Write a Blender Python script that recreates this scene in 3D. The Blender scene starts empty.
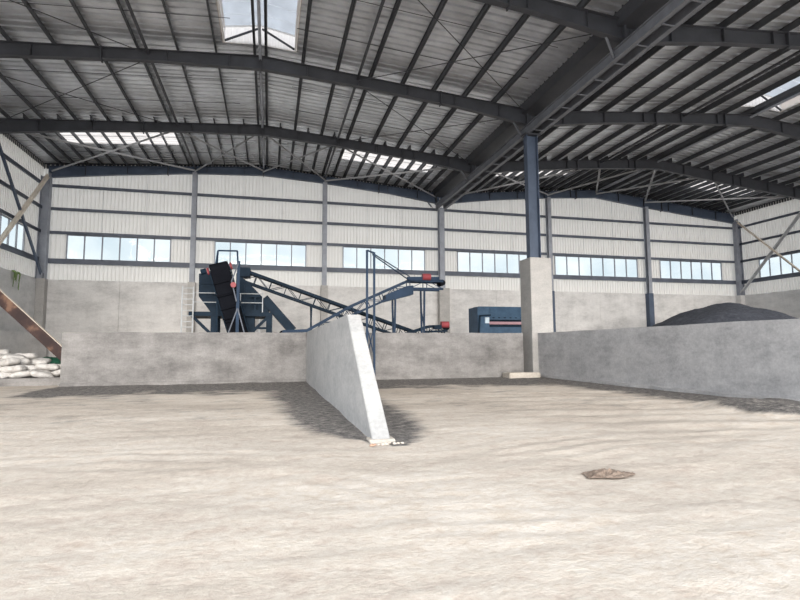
import bpy, bmesh, math, random
from mathutils import Vector, Matrix, noise
random.seed(7)
scene = bpy.context.scene
C = scene.collection

# ------------------------------------------------------------------ camera
F_PX, YAW, PITCH, ROLL, EYE = 516.0, 0.2476, 0.0917, -0.0052, 1.6
cam_d = bpy.data.cameras.new('camera'); cam = bpy.data.objects.new('camera', cam_d); C.objects.link(cam)
cam_d.sensor_width = 36.0; cam_d.lens = F_PX / 800 * 36.0; cam_d.clip_start = 0.05; cam_d.clip_end = 500
r_ = Vector((math.cos(YAW), -math.sin(YAW), 0))
f_ = Vector((math.sin(YAW)*math.cos(PITCH), math.cos(YAW)*math.cos(PITCH), math.sin(PITCH)))
u_ = r_.cross(f_)
R_ = r_*math.cos(ROLL) + u_*math.sin(ROLL); U_ = -r_*math.sin(ROLL) + u_*math.cos(ROLL)
cam.matrix_world = Matrix(((R_.x, U_.x, -f_.x, 0), (R_.y, U_.y, -f_.y, 0), (R_.z, U_.z, -f_.z, EYE), (0, 0, 0, 1)))
scene.camera = cam

# ------------------------------------------------------------------ sky, sun, exposure
world = bpy.data.worlds.new('sky'); scene.world = world; world.use_nodes = True
bg = world.node_tree.nodes['Background']
bg.inputs['Color'].default_value = (0.86, 0.93, 1.0, 1); bg.inputs['Strength'].default_value = 1.25
sun_d = bpy.data.lights.new('sun', 'SUN'); sun = bpy.data.objects.new('sun', sun_d); C.objects.link(sun)
sun_d.energy = 2.5; sun_d.angle = math.radians(40); sun_d.color = (1.0, 0.93, 0.84)
SUN_EL, SUN_AZ = math.radians(17), math.radians(-2)        # hazy sun behind the open front of the hall
sdir = Vector((math.sin(SUN_AZ)*math.cos(SUN_EL), -math.cos(SUN_AZ)*math.cos(SUN_EL), math.sin(SUN_EL)))
sun.rotation_euler = sdir.to_track_quat('Z', 'Y').to_euler(); sun.location = (0, -30, 40)
vs = scene.view_settings
vs.view_transform = 'Standard'; vs.look = 'None'; vs.gamma = 1.0; vs.use_curve_mapping = False
vs.exposure = 0.95

# ------------------------------------------------------------------ materials
def nt(name):
    m = bpy.data.materials.new(name); m.use_nodes = True
    t = m.node_tree; return m, t, t.nodes['Principled BSDF']
def wpos(t, scale=(1, 1, 1), rot=(0, 0, 0)):
    g = t.nodes.new('ShaderNodeNewGeometry'); mp = t.nodes.new('ShaderNodeMapping')
    mp.inputs['Scale'].default_value = scale; mp.inputs['Rotation'].default_value = rot
    t.links.new(g.outputs['Position'], mp.inputs['Vector']); return mp.outputs['Vector']
def noise_n(t, vec, scale, detail=5, rough=0.6):
    n = t.nodes.new('ShaderNodeTexNoise'); n.inputs['Scale'].default_value = scale
    n.inputs['Detail'].default_value = detail; n.inputs['Roughness'].default_value = rough
    t.links.new(vec, n.inputs['Vector']); return n.outputs['Fac']
def ramp(t, fac, stops):
    r = t.nodes.new('ShaderNodeValToRGB'); e = r.color_ramp.elements
    while len(e) < len(stops): e.new(0.5)
    for k, (p, c) in enumerate(stops):
        e[k].position = p; e[k].color = (*c, 1) if len(c) == 3 else c
    t.links.new(fac, r.inputs['Fac']); return r.outputs['Color']
def mixc(t, fac, a, b, mode='MIX'):
    n = t.nodes.new('ShaderNodeMix'); n.data_type = 'RGBA'; n.blend_type = mode
    if isinstance(fac, (int, float)): n.inputs['Factor'].default_value = fac
    else: t.links.new(fac, n.inputs['Factor'])
    for s, v in (('A', a), ('B', b)):
        i = [q for q in n.inputs if q.name == s and q.type == 'RGBA'][0]
        if isinstance(v, tuple): i.default_value = (*v, 1)
        else: t.links.new(v, i)
    return [o for o in n.outputs if o.type == 'RGBA'][0]
def bump(t, bs, h, strength, dist):
    b = t.nodes.new('ShaderNodeBump'); b.inputs['Strength'].default_value = strength
    b.inputs['Distance'].default_value = dist
    t.links.new(h, b.inputs['Height']); t.links.new(b.outputs['Normal'], bs.inputs['Normal'])
def paint(name, col, rough=0.5, metal=0.0, var=0.18, scale=1.2, spec=0.25):
    m, t, b = nt(name)
    f = noise_n(t, wpos(t), scale, 6, 0.65)
    d = tuple(c*(1-var) for c in col); l = tuple(min(1, c*(1+var)) for c in col)
    t.links.new(ramp(t, f, [(0.3, d), (0.7, l)]), b.inputs['Base Color'])
    b.inputs['Roughness'].default_value = rough; b.inputs['Metallic'].default_value = metal; b.inputs['Specular IOR Level'].default_value = spec
    return m
def concrete(name, dark, mid, light, scale=0.55, boards=(0, 0, 1)):
    m, t, b = nt(name)
    f1 = noise_n(t, wpos(t, (0.8, 0.8, 1.7)), scale*1.5, 9, 0.72)
    c1 = ramp(t, f1, [(0.34, dark), (0.5, mid), (0.66, light)])
    f2 = noise_n(t, wpos(t, (2.2, 2.2, 0.35)), 1.3, 4, 0.6)      # vertical water streaks
    c2 = mixc(t, 0.16, c1, ramp(t, f2, [(0.35, dark), (0.65, light)]), 'MIX')
    f3 = noise_n(t, wpos(t), 14, 4, 0.7)
    c3 = mixc(t, 0.16, c2, ramp(t, f3, [(0.3, (0.1, 0.1, 0.1)), (0.7, (0.9, 0.9, 0.9))]), 'OVERLAY')
    t.links.new(c3, b.inputs['Base Color']); b.inputs['Roughness'].default_value = 0.9
    f4 = noise_n(t, wpos(t, (1, 1, 6)), 2.5, 6, 0.7)
    bump(t, b, f4, 0.35, 0.02)
    return m
M = {}
M['steel'] = paint('steel_paint_dark', (0.058, 0.061, 0.071), 0.45)
M['purlin'] = paint('purlin_galvanised_dark', (0.075, 0.08, 0.09), 0.5)
M['column'] = paint('column_paint_blue_grey', (0.085, 0.11, 0.16), 0.45)
M['grey_steel'] = paint('grey_steel_paint', (0.34, 0.36, 0.41), 0.5)
M['beam'] = paint('valley_beam_paint', (0.17, 0.18, 0.205), 0.5)
M['girt'] = paint('girt_galvanised', (0.12, 0.135, 0.17), 0.5)
M['roof'] = paint('roof_sheet_galvanised', (0.68, 0.70, 0.735), 0.38, 0.75, 0.2, 0.6, 0.5)
M['clad'] = paint('wall_sheet_off_white', (0.82, 0.80, 0.765), 0.6, 0, 0.05, 0.4)
M['white'] = paint('white_frame', (0.82, 0.82, 0.82), 0.5, 0, 0.05)
M['brace_l'] = paint('brace_light', (0.74, 0.66, 0.56), 0.5)
M['brace_g'] = paint('brace_grey', (0.45, 0.46, 0.48), 0.5)
M['blue'] = paint('machine_blue', (0.014, 0.027, 0.045), 0.5, 0, 0.25, 2, 0.06)
M['blue2'] = paint('machine_mid_blue', (0.062, 0.108, 0.17), 0.5, 0, 0.2, 2, 0.1)
M['bluepost'] = paint('post_blue_grey', (0.028, 0.049, 0.087), 0.5, 0, 0.18, 1.2, 0.08)
M['rubber'] = paint('belt_rubber', (0.009, 0.010, 0.014), 0.8, 0, 0.18, 1.2, 0.05)
M['red'] = paint('red_enamel', (0.30, 0.06, 0.07), 0.45)
M['galv'] = paint('galvanised_tube', (0.52, 0.54, 0.56), 0.45)
M['pink'] = paint('faded_red_strip', (0.42, 0.25, 0.28), 0.5)
M['panel'] = paint('pale_control_panel', (0.6, 0.7, 0.78), 0.4)
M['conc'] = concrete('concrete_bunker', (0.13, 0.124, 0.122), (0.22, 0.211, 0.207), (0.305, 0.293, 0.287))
M['conc_r'] = concrete('concrete_side_wall', (0.34, 0.335, 0.345), (0.475, 0.468, 0.475), (0.58, 0.57, 0.57), 0.8)
M['conc_back'] = concrete('concrete_rear_wall', (0.50, 0.49, 0.485), (0.66, 0.645, 0.635), (0.78, 0.765, 0.755), 0.45)
M['conc_side'] = concrete('concrete_whitish_side', (0.56, 0.555, 0.55), (0.70, 0.695, 0.69), (0.80, 0.79, 0.78), 0.5)
M['conc_l'] = concrete('concrete_light', (0.36, 0.35, 0.34), (0.43, 0.415, 0.40), (0.50, 0.48, 0.46), 0.6)
M['conc_div'] = concrete('concrete_divider', (0.35, 0.35, 0.355), (0.43, 0.427, 0.425), (0.50, 0.492, 0.485), 0.7)
M['conc_tan'] = concrete('concrete_tan_footing', (0.44, 0.40, 0.35), (0.55, 0.50, 0.44), (0.66, 0.61, 0.55), 0.9)
M['rust'] = None
def rusty():
    m, t, b = nt('rusty_brown_steel')
    f = noise_n(t, wpos(t, (1, 1, 1)), 1.1, 4, 0.55)
    t.links.new(ramp(t, f, [(0.42, (0.03, 0.014, 0.014)), (0.54, (0.055, 0.026, 0.022)), (0.63, (0.19, 0.105, 0.07)), (0.75, (0.25, 0.15, 0.10))]), b.inputs['Base Color'])
    b.inputs['Roughness'].default_value = 0.7; return m
M['rust'] = rusty()
def sack_m():
    m, t, b = nt('woven_white_plastic')
    f = noise_n(t, wpos(t), 5, 5, 0.6)
    t.links.new(ramp(t, f, [(0.25, (0.40, 0.37, 0.35)), (0.5, (0.60, 0.58, 0.56)), (0.8, (0.70, 0.68, 0.66))]), b.inputs['Base Color'])
    b.inputs['Roughness'].default_value = 0.75; bump(t, b, noise_n(t, wpos(t), 9, 4), 0.6, 0.04); return m
M['sack'] = sack_m()
M['green'] = paint('green_tarpaulin', (0.012, 0.075, 0.045), 0.55, 0, 0.4, 3)
M['leaf'] = paint('weed_green', (0.20, 0.30, 0.10), 0.6)
M['brick'] = paint('broken_brick', (0.46, 0.30, 0.22), 0.85)
def heap_m(name, a, b_, c):
    m, t, b = nt(name)
    f = noise_n(t, wpos(t), 3.5, 8, 0.75)
    t.links.new(ramp(t, f, [(0.3, a), (0.5, b_), (0.7, c)]), b.inputs['Base Color'])
    b.inputs['Roughness'].default_value = 1.0; bump(t, b, noise_n(t, wpos(t), 6, 7, 0.75), 0.9, 0.12); return m
M['heap'] = heap_m('dark_grey_slag', (0.042, 0.047, 0.064), (0.072, 0.079, 0.102), (0.115, 0.122, 0.148))
M['brown'] = heap_m('brown_soil', (0.22, 0.155, 0.12), (0.33, 0.25, 0.20), (0.46, 0.37, 0.31))
def glass_m():
    m = bpy.data.materials.new('window_glass'); m.use_nodes = True; t = m.node_tree
    for n in list(t.nodes): t.nodes.remove(n)
    o = t.nodes.new('ShaderNodeOutputMaterial'); tr = t.nodes.new('ShaderNodeBsdfTransparent')
    gl = t.nodes.new('ShaderNodeBsdfGlossy'); mx = t.nodes.new('ShaderNodeMixShader')
    f = noise_n(t, wpos(t), 0.25, 2, 0.5)
    t.links.new(ramp(t, f, [(0.3, (0.60, 0.63, 0.635)), (0.7, (0.70, 0.705, 0.69))]), tr.inputs['Color'])
    gl.inputs['Roughness'].default_value = 0.05; mx.inputs['Fac'].default_value = 0.025
    t.links.new(tr.outputs[0], mx.inputs[1]); t.links.new(gl.outputs[0], mx.inputs[2]); t.links.new(mx.outputs[0], o.inputs['Surface'])
    return m
M['glass'] = glass_m()
def translucent_m(name, col, tcol, dif=0.3):
    m = bpy.data.materials.new(name); m.use_nodes = True; t = m.node_tree
    for n in list(t.nodes): t.nodes.remove(n)
    o = t.nodes.new('ShaderNodeOutputMaterial'); tr = t.nodes.new('ShaderNodeBsdfTranslucent')
    df = t.nodes.new('ShaderNodeBsdfDiffuse'); mx = t.nodes.new('ShaderNodeMixShader')
    f = noise_n(t, wpos(t), 1.5, 4, 0.6)
    t.links.new(ramp(t, f, [(0.3, tuple(c*0.85 for c in tcol)), (0.7, tcol)]), tr.inputs['Color'])
    df.inputs['Color'].default_value = (*col, 1); mx.inputs['Fac'].default_value = dif
    t.links.new(tr.outputs[0], mx.inputs[1]); t.links.new(df.outputs[0], mx.inputs[2]); t.links.new(mx.outputs[0], o.inputs['Surface'])
    return m
M['clad'] = translucent_m('wall_sheet_added_translucency', (0.75, 0.735, 0.71), (0.84, 0.82, 0.79), 0.80)  # off-white sheet, translucency added so the outside sky brightens the wall
M['skylight'] = translucent_m('translucent_sheet', (0.7, 0.66, 0.62), (0.80, 0.74, 0.70))
M['monitor'] = translucent_m('translucent_ridge_sheet', (0.7, 0.71, 0.73), (0.66, 0.68, 0.71))

def ground_m():
    m, t, b = nt('dusty_ground')
    at = t.nodes.new('ShaderNodeAttribute'); at.attribute_name = 'dark'
    # pale dust with soft large patches and stretched streaks
    n1 = noise_n(t, wpos(t, (0.5, 1.0, 1), (0, 0, 0.12)), 0.30, 6, 0.6)
    base = ramp(t, n1, [(0.28, (0.43, 0.365, 0.31)), (0.46, (0.57, 0.505, 0.44)), (0.60, (0.66, 0.595, 0.53)), (0.8, (0.59, 0.515, 0.43))])
    n2 = noise_n(t, wpos(t, (0.9, 1.25, 1), (0, 0, 0.1)), 2.4, 8, 0.72)
    base = mixc(t, 0.42, base, ramp(t, n2, [(0.30, (0.25, 0.23, 0.215)), (0.48, (0.5, 0.5, 0.5)), (0.7, (0.60, 0.60, 0.59))]), 'OVERLAY')
    n3 = noise_n(t, wpos(t), 9, 6, 0.8)
    base = mixc(t, 0.34, base, ramp(t, n3, [(0.3, (0.2, 0.19, 0.18)), (0.6, (0.6, 0.6, 0.6))]), 'OVERLAY')
    # dark granular residue
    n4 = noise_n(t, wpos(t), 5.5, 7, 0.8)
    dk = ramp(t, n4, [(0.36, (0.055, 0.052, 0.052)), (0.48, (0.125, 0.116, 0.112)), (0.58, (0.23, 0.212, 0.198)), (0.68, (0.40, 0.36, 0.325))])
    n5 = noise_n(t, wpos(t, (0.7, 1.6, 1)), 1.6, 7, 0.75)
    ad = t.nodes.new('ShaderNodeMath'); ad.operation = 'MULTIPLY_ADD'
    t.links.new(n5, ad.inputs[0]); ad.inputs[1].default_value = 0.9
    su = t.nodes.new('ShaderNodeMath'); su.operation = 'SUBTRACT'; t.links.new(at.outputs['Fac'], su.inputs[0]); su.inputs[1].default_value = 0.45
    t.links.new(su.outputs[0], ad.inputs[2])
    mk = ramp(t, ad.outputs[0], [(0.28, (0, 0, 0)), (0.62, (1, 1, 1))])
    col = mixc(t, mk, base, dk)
    t.links.new(col, b.inputs['Base Color']); b.inputs['Roughness'].default_value = 1.0
    h1 = noise_n(t, wpos(t, (0.9, 1.25, 1), (0, 0, 0.1)), 2.4, 8, 0.72)
    h2 = noise_n(t, wpos(t), 14, 5, 0.8)
    a2 = t.nodes.new('ShaderNodeMath'); a2.operation = 'MULTIPLY_ADD'; t.links.new(h2, a2.inputs[0]); a2.inputs[1].default_value = 0.25
    t.links.new(h1, a2.inputs[2])
    bump(t, b, a2.outputs[0], 0.65, 0.06)
    return m
M['ground'] = ground_m()

# ------------------------------------------------------------------ helpers
def empty(name, loc, label=None, cat=None, group=None, kind=None):
    o = bpy.data.objects.new(name, None); C.objects.link(o); o.location = loc; o.empty_display_size = 0.2
    tag(o, label, cat, group, kind); return o
def tag(o, label=None, cat=None, group=None, kind=None):
    if label: o['label'] = label
    if cat: o['category'] = cat
    if group: o['group'] = group
    if kind: o['kind'] = kind
    return o
def wloc(o):
    v = Vector(o.location)
    while o.parent: o = o.parent; v += Vector(o.location)
    return v
def finish(name, bm, mat, parent=None, org=None, smooth=False):
    """bm is in world coordinates; the object's origin goes to org or the base centre."""
    bmesh.ops.recalc_face_normals(bm, faces=bm.faces)
    if org is None:
        xs = [v.co.x for v in bm.verts]; ys = [v.co.y for v in bm.verts]; zs = [v.co.z for v in bm.verts]
        org = Vector(((min(xs)+max(xs))/2, (min(ys)+max(ys))/2, min(zs)))
    bmesh.ops.translate(bm, verts=bm.verts, vec=-Vector(org))
    me = bpy.data.meshes.new(name); bm.to_mesh(me); bm.free()
    if smooth:
        for p in me.polygons: p.use_smooth = True
    me.materials.append(M[mat])
    o = bpy.data.objects.new(name, me); C.objects.link(o)
    if parent is None: o.location = org
    else:
        o.parent = parent; o.location = Vector(org) - wloc(parent)
    return o
def clone(src, parent, loc, name=None):
    o = bpy.data.objects.new(name or src.name.split('.')[0], src.data); C.objects.link(o)
    o.parent = parent; o.location = Vector(loc) - (wloc(parent) if parent else Vector((0, 0, 0))); return o
def hexa(bm, p):     # eight corners: bottom loop 0-3, top loop 4-7
    v = [bm.verts.new(q) for q in p]
    for f in ((3, 2, 1, 0), (4, 5, 6, 7), (0, 1, 5, 4), (1, 2, 6, 5), (2, 3, 7, 6), (3, 0, 4, 7)): bm.faces.new([v[i] for i in f])
def box(bm, x0, x1, y0, y1, z0, z1):
    hexa(bm, [(x0, y0, z0), (x1, y0, z0), (x1, y1, z0), (x0, y1, z0), (x0, y0, z1), (x1, y0, z1), (x1, y1, z1), (x0, y1, z1)])
def B(*a):
    bm = bmesh.new(); box(bm, *a); return bm
def bar(bm, a, b, w, h=None, up=(0, 0, 1)):
    a, b = Vector(a), Vector(b); d = (b-a).normalized(); u = Vector(up)
    if abs(d.dot(u)) > 0.97: u = Vector((0, 1, 0))
    s = d.cross(u).normalized(); u = s.cross(d); h = h or w
    s *= w/2; u *= h/2
    hexa(bm, [a-s-u, a+s-u, a+s+u, a-s+u, b-s-u, b+s-u, b+s+u, b-s+u])
def angle_bar(bm, a, b, w=0.1, th=0.014, up=(0, 0, 1)):   # an L-profile bar
    a, b = Vector(a), Vector(b); d = (b-a).normalized(); u = Vector(up); s = d.cross(u).normalized(); u = s.cross(d)
    bar(bm, a, b, w, th, up); o = s*(w/2) - u*(w/2); bar(bm, a+o, b+o, th, w, up)
def tube(bm, a, b, r, n=10, r2=None):
    a, b = Vector(a), Vector(b); d = (b-a).normalized(); u = Vector((0, 0, 1)) if abs(d.z) < 0.9 else Vector((1, 0, 0))
    s = d.cross(u).normalized(); u = s.cross(d); r2 = r if r2 is None else r2
    L = [[bm.verts.new(p + (s*math.cos(2*math.pi*k/n) + u*math.sin(2*math.pi*k/n))*q) for k in range(n)] for p, q in ((a, r), (b, r2))]
    for k in range(n): bm.faces.new([L[0][k], L[0][(k+1) % n], L[1][(k+1) % n], L[1][k]])
    bm.faces.new(L[0][::-1]); bm.faces.new(L[1])
def prism_y(bm, pts, y0, y1):     # polygon in XZ extruded along Y
    a = [bm.verts.new((x, y0, z)) for x, z in pts]; b = [bm.verts.new((x, y1, z)) for x, z in pts]
    bm.faces.new(a); bm.faces.new(b[::-1])
    for k in range(len(pts)): bm.faces.new([a[k], b[k], b[(k+1) % len(pts)], a[(k+1) % len(pts)]])
def prism_x(bm, pts, x0, x1):     # polygon in YZ extruded along X
    a = [bm.verts.new((x0, y, z)) for y, z in pts]; b = [bm.verts.new((x1, y, z)) for y, z in pts]
    bm.faces.new(a); bm.faces.new(b[::-1])
    for k in range(len(pts)): bm.faces.new([a[k], b[k], b[(k+1) % len(pts)], a[(k+1) % len(pts)]])
def lerp(nodes, x):
    if x <= nodes[0][0]: return nodes[0][1]
    for (a, p), (b, q) in zip(nodes, nodes[1:]):
        if x <= b: return p + (q-p)*(x-a)/(b-a)
    return nodes[-1][1]

# ------------------------------------------------------------------ dimensions
XL, RG1, XV, RG2, XR = -16.3, -0.7, 14.6, 30.6, 47.1
YF = [43.0, 34.68, 26.2, 17.73, 9.25, 0.8]
YB = 43.0
TOP = [(XL, 15.3), (RG1, 16.5), (XV, 15.3), (RG2, 16.8), (XR, 15.3)]
DEP = [(XL, 0.88), (-12, 0.68), (-6, 0.55), (RG1, 0.70), (4, 0.60), (10, 0.66), (XV, 0.95), (19, 0.72), (25, 0.66), (RG2, 0.78), (36, 0.9), (XR, 0.95)]
def topz(x): return lerp(TOP, x)
def dep(x): return lerp(DEP, x)
PUR = 0.29           # purlin depth
Y_OPEN = 0.2         # the hall's open front

# ------------------------------------------------------------------ floor
def seg(v, a, b):
    return max(0.0, min(1.0, (v-a)/(b-a)))
def sm(t): t = max(0.0, min(1.0, t)); return t*t*(3-2*t)
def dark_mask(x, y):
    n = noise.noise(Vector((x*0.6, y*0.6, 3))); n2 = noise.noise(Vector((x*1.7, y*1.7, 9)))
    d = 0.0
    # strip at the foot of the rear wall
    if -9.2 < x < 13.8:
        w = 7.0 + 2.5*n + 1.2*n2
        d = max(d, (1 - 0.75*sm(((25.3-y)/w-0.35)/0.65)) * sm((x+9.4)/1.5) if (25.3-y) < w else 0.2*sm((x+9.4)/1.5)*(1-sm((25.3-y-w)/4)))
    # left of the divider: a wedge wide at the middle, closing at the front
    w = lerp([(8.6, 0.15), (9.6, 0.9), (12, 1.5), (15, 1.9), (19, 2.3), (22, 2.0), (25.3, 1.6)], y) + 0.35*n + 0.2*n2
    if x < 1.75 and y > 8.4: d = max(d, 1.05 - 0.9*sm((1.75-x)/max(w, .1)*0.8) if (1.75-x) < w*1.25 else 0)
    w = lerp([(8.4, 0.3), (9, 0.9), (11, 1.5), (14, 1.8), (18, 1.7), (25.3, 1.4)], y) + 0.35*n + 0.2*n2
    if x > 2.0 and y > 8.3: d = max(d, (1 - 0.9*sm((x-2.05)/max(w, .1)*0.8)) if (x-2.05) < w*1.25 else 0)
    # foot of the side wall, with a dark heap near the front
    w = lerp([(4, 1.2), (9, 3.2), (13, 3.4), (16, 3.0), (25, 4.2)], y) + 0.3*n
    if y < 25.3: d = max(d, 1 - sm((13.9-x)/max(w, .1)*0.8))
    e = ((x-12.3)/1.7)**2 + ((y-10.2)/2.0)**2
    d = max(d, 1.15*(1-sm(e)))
    # worn grey traffic lanes on the left and the right
    g = 0.44*sm((y-13)/4)*sm((-1.5-x)/2.5)*sm((25.5-y)/2) * (0.75+0.35*n)
    g = max(g, 0.36*sm((y-8)/5)*(0.72+0.35*n2+0.3*n))
    d = max(d, g)
    return max(0.0, min(1.0, d))
def gh(x, y):
    if x < -16 or x > 13.9 or y < 1 or y > 25.2: edge = 0.35
    else: edge = 1.0
    z = 0.035*noise.noise(Vector((x*0.35, y*0.5, 1.3))) + 0.016*noise.noise(Vector((x*1.2, y*2.4, 7)))
    z += 0.010*noise.noise(Vector((x*2.3+y*0.6, y*5.5, 2)))
    if 5 < x < 13 and 8 < y < 17:      # shallow wheel ruts that sweep to the right
        z += 0.02*math.sin((y + 0.18*x)*5.5 + 1.2*noise.noise(Vector((x*.3, y*.3, 0)))) * sm((x-5)/3)
    for cx, cy, rx, ry, ang, wl in ((0.9, 6.2, 1.0, 1.3, 0.9, 0.42), (-1.6, 8.2, 1.6, 1.2, 0.3, 0.5), (4.6, 7.6, 2.0, 1.0, -0.25, 0.45), (2.2, 4.4, 1.0, 0.6, 0.2, 0.36)):
        k = ((x-cx)/rx)**2 + ((y-cy)/ry)**2       # tread marks pressed into the dust
        if k < 1: z += 0.011*(1-k)*math.sin((x*math.sin(ang)+y*math.cos(ang))*6.283/wl + 1.5*noise.noise(Vector((x, y, 4))))
    e = ((x-12.3)/1.6)**2 + ((y-10.4)/2.2)**2
    if e < 1: z += 0.20*(1-sm(e)) * (1+0.3*noise.noise(Vector((x*2, y*2, 5))))
    return z*edge
def make_floor():
    def axis(parts):
        out = []
        for a, b, s in parts:
            n = max(1, int(round((b-a)/s)))
            out += [a + (b-a)*k/n for k in range(n)]
        return out + [parts[-1][1]]
    xs = axis([(-90, -18, 9), (-18, -9, 0.3), (-9, 14.5, 0.12), (14.5, 48, 0.7), (48, 130, 10)])
    ys = axis([(-90, 0, 7), (0, 2.4, 0.3), (2.4, 13, 0.075), (13, 26, 0.16), (26, 46, 0.5), (46, 120, 9)])
    vs_, dk, fs = [], [], []
    for y in ys:
        for x in xs:
            inside = -18 <= x <= 48 and 0 <= y <= 46
            vs_.append((x, y, gh(x, y) if inside else 0.0)); dk.append(dark_mask(x, y) if inside and y < 27 and x < 16 else 0.0)
    n = len(xs)
    for j in range(len(ys)-1):
        for i in range(n-1):
            fs.append((j*n+i, j*n+i+1, (j+1)*n+i+1, (j+1)*n+i))
    me = bpy.data.meshes.new('floor'); me.from_pydata(vs_, [], fs)
    a = me.attributes.new('dark', 'FLOAT', 'POINT'); a.data.foreach_set('value', dk)
    me.polygons.foreach_set('use_smooth', [True]*len(fs))
    me.materials.append(M['ground'])
    o = bpy.data.objects.new('floor', me); C.objects.link(o)
    tag(o, 'pale dusty trampled ground with dark grit along the walls', 'ground', kind='structure')
make_floor()

# ------------------------------------------------------------------ ribbed sheets
RIB = [(0.0, 0.0), (0.12, 0.0), (0.135, 1.0), (0.215, 1.0), (0.23, 0.0)]
def profile(a, b, h, pitch=0.3):
    out = []; k = 0
    n = max(1, round((b-a)/pitch)); p = (b-a)/n
    for k in range(n):
        for q, e in RIB: out.append((a + k*p + q*p/0.3, e*h))
    out.append((b, 0.0)); return out

# ------------------------------------------------------------------ ceiling: roof sheets, skylight sheets, purlins
ceiling = empty('ceiling', (0, 0, 0), 'ribbed grey metal roof on steel purlins with bright skylight sheets', 'roof', kind='structure')
MON_Y0, MON_Y1, MON_HW = 10.4, 25.55, 1.78
def roof_strip(name, mat, xa, xb, y0, y1):
    bm = bmesh.new(); pr = profile(y0, y1, 0.10, 0.45)
    za, zb = topz(xa)+PUR+0.01, topz(xb)+PUR+0.01
    A = [bm.verts.new((xa, y, za+h)) for y, h in pr]; D = [bm.verts.new((xb, y, zb+h)) for y, h in pr]
    for k in range(len(pr)-1): bm.faces.new([A[k], A[k+1], D[k+1], D[k]])
    return finish(name, bm, mat, ceiling, org=(xa, y0, za))
cache = {}
def roof_piece(name, mat, xa, xb, y0, y1):
    key = (mat, round(xa, 3), round(xb, 3), round(y1-y0, 3))
    if key in cache: clone(cache[key], ceiling, (xa, y0, topz(xa)+PUR+0.01), name)
    else: cache[key] = roof_strip(name, mat, xa, xb, y0, y1)
slopes = [(XL-1.0, RG1), (XV-0.52, RG1), (XV+0.52, RG2), (XR+1.0, RG2)]     # eave -> ridge
SKY = (36.7, 39.4)
SW = 0.9
ysheets = []
y = 43.6
while y - SW > Y_OPEN: ysheets.append((y-SW, y)); y -= SW
for ea, rd in slopes:
    s = 1 if rd > ea else -1
    o = lambda off: rd - s*off
    for y0, y1 in ysheets:
        mid = (y0+y1)/2
        end = o(MON_HW) if MON_Y0 < mid < MON_Y1 else rd
        if SKY[0] < mid < SKY[1]:
            roof_piece('roof_sheet', 'roof', ea, o(12.95), y0, y1)
            roof_piece('skylight_sheet', 'skylight', o(12.95), o(5.75), y0, y1)
            roof_piece('roof_sheet', 'roof', o(5.75), end, y0, y1)
        else:
            roof_piece('roof_sheet', 'roof', ea, end, y0, y1)
# purlins: Z-sections on top of the rafters; the last bay has them at half the spacing
def purlin(x, y0, y1, mat='purlin'):
    z = topz(x); bm = bmesh.new(); w = 0.075
    box(bm, x-0.012, x+0.012, y0, y1, z, z+PUR-0.004)
    box(bm, x-0.012, x+w, y0, y1, z, z+0.016); box(bm, x-w, x+0.012, y0, y1, z+PUR-0.02, z+PUR-0.004)
    bm2 = bm; finish('purlin', bm2, mat, ceiling)
offs = [0.28, 2.15, 3.95, 5.75, 7.55, 9.35, 11.15, 12.95, 14.75]
for rd, lim in ((RG1, (XL, XV)), (RG2, (XV, XR))):
    for off in offs:
        for s in (-1, 1):
            x = rd + s*off
            if lim[0]+0.3 < x < lim[1]-0.3: purlin(x, Y_OPEN, 43.3)
    for a, b in zip(offs[1:], offs[2:]):
        for s in (-1, 1): purlin(rd + s*(a+b)/2, 34.4, 43.3)
    purlin(rd-1.2, 34.4, 43.3); purlin(rd+1.2, 34.4, 43.3)

for (a, b), (u0, u1) in (((XL, RG1), (-14.5, -2)), ((RG1, XV), (1, 12.9)), ((XV, RG2), (16.2, 29)), ((RG2, XR), (32, 45.5))):
    for y0, y1 in zip(YF[1:4], YF[:3]):
        for t_ in (0.33, 0.67):
            yk = y0+(y1-y0)*t_; bm = bmesh.new(); tube(bm, (u0, yk, topz(u0)+0.16), (u1, yk, topz(u1)+0.16), 0.016, 5); finish('sag_rod', bm, 'purlin', ceiling)

# ------------------------------------------------------------------ portal frames
def girder(bm, xa, xb, y, n=10, fw=0.30, ft=0.03):
    xs = [xa + (xb-xa)*k/n for k in range(n+1)]
    for p, q in zip(xs, xs[1:]):
        tp, tq = topz(p), topz(q); bp, bq = tp-dep(p), tq-dep(q)
        def slab(z1, z2, z3, z4, hw):
            hexa(bm, [(p, y-hw, z1), (q, y-hw, z2), (q, y+hw, z2), (p, y+hw, z1), (p, y-hw, z3), (q, y-hw, z4), (q, y+hw, z4), (p, y+hw, z3)])
        slab(tp-ft, tq-ft, tp, tq, fw/2); slab(bp, bq, bp+ft, bq+ft, fw/2); slab(bp+ft, bq+ft, tp-ft, tq-ft, 0.012)
def i_column(bm, x, y, z0, z1, w=0.34, d=0.5, t=0.03, along='x'):
    if along == 'x':      # flanges face left and right
        box(bm, x-d/2, x-d/2+t, y-w/2, y+w/2, z0, z1); box(bm, x+d/2-t, x+d/2, y-w/2, y+w/2, z0, z1); box(bm, x-d/2+t, x+d/2-t, y-0.012, y+0.012, z0, z1)
    else:
        box(bm, x-w/2, x+w/2, y-d/2, y-d/2+t, z0, z1); box(bm, x-w/2, x+w/2, y+d/2-t, y+d/2, z0, z1); box(bm, x-0.012, x+0.012, y-d/2+t, y+d/2-t, z0, z1)
frame_lab = {43.0: 'steel roof frame along the top of the back wall, tinted blue for haze', 34.68: 'dark steel roof frame just in front of the bright skylight sheets',
             26.2: 'dark steel roof frame carried by the column on the tall concrete pier', 17.73: 'dark steel roof frame crossing the top right of the picture',
             9.25: 'dark steel roof frame overhead near the open front', 0.8: 'dark steel roof frame at the open front of the hall'}
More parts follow.
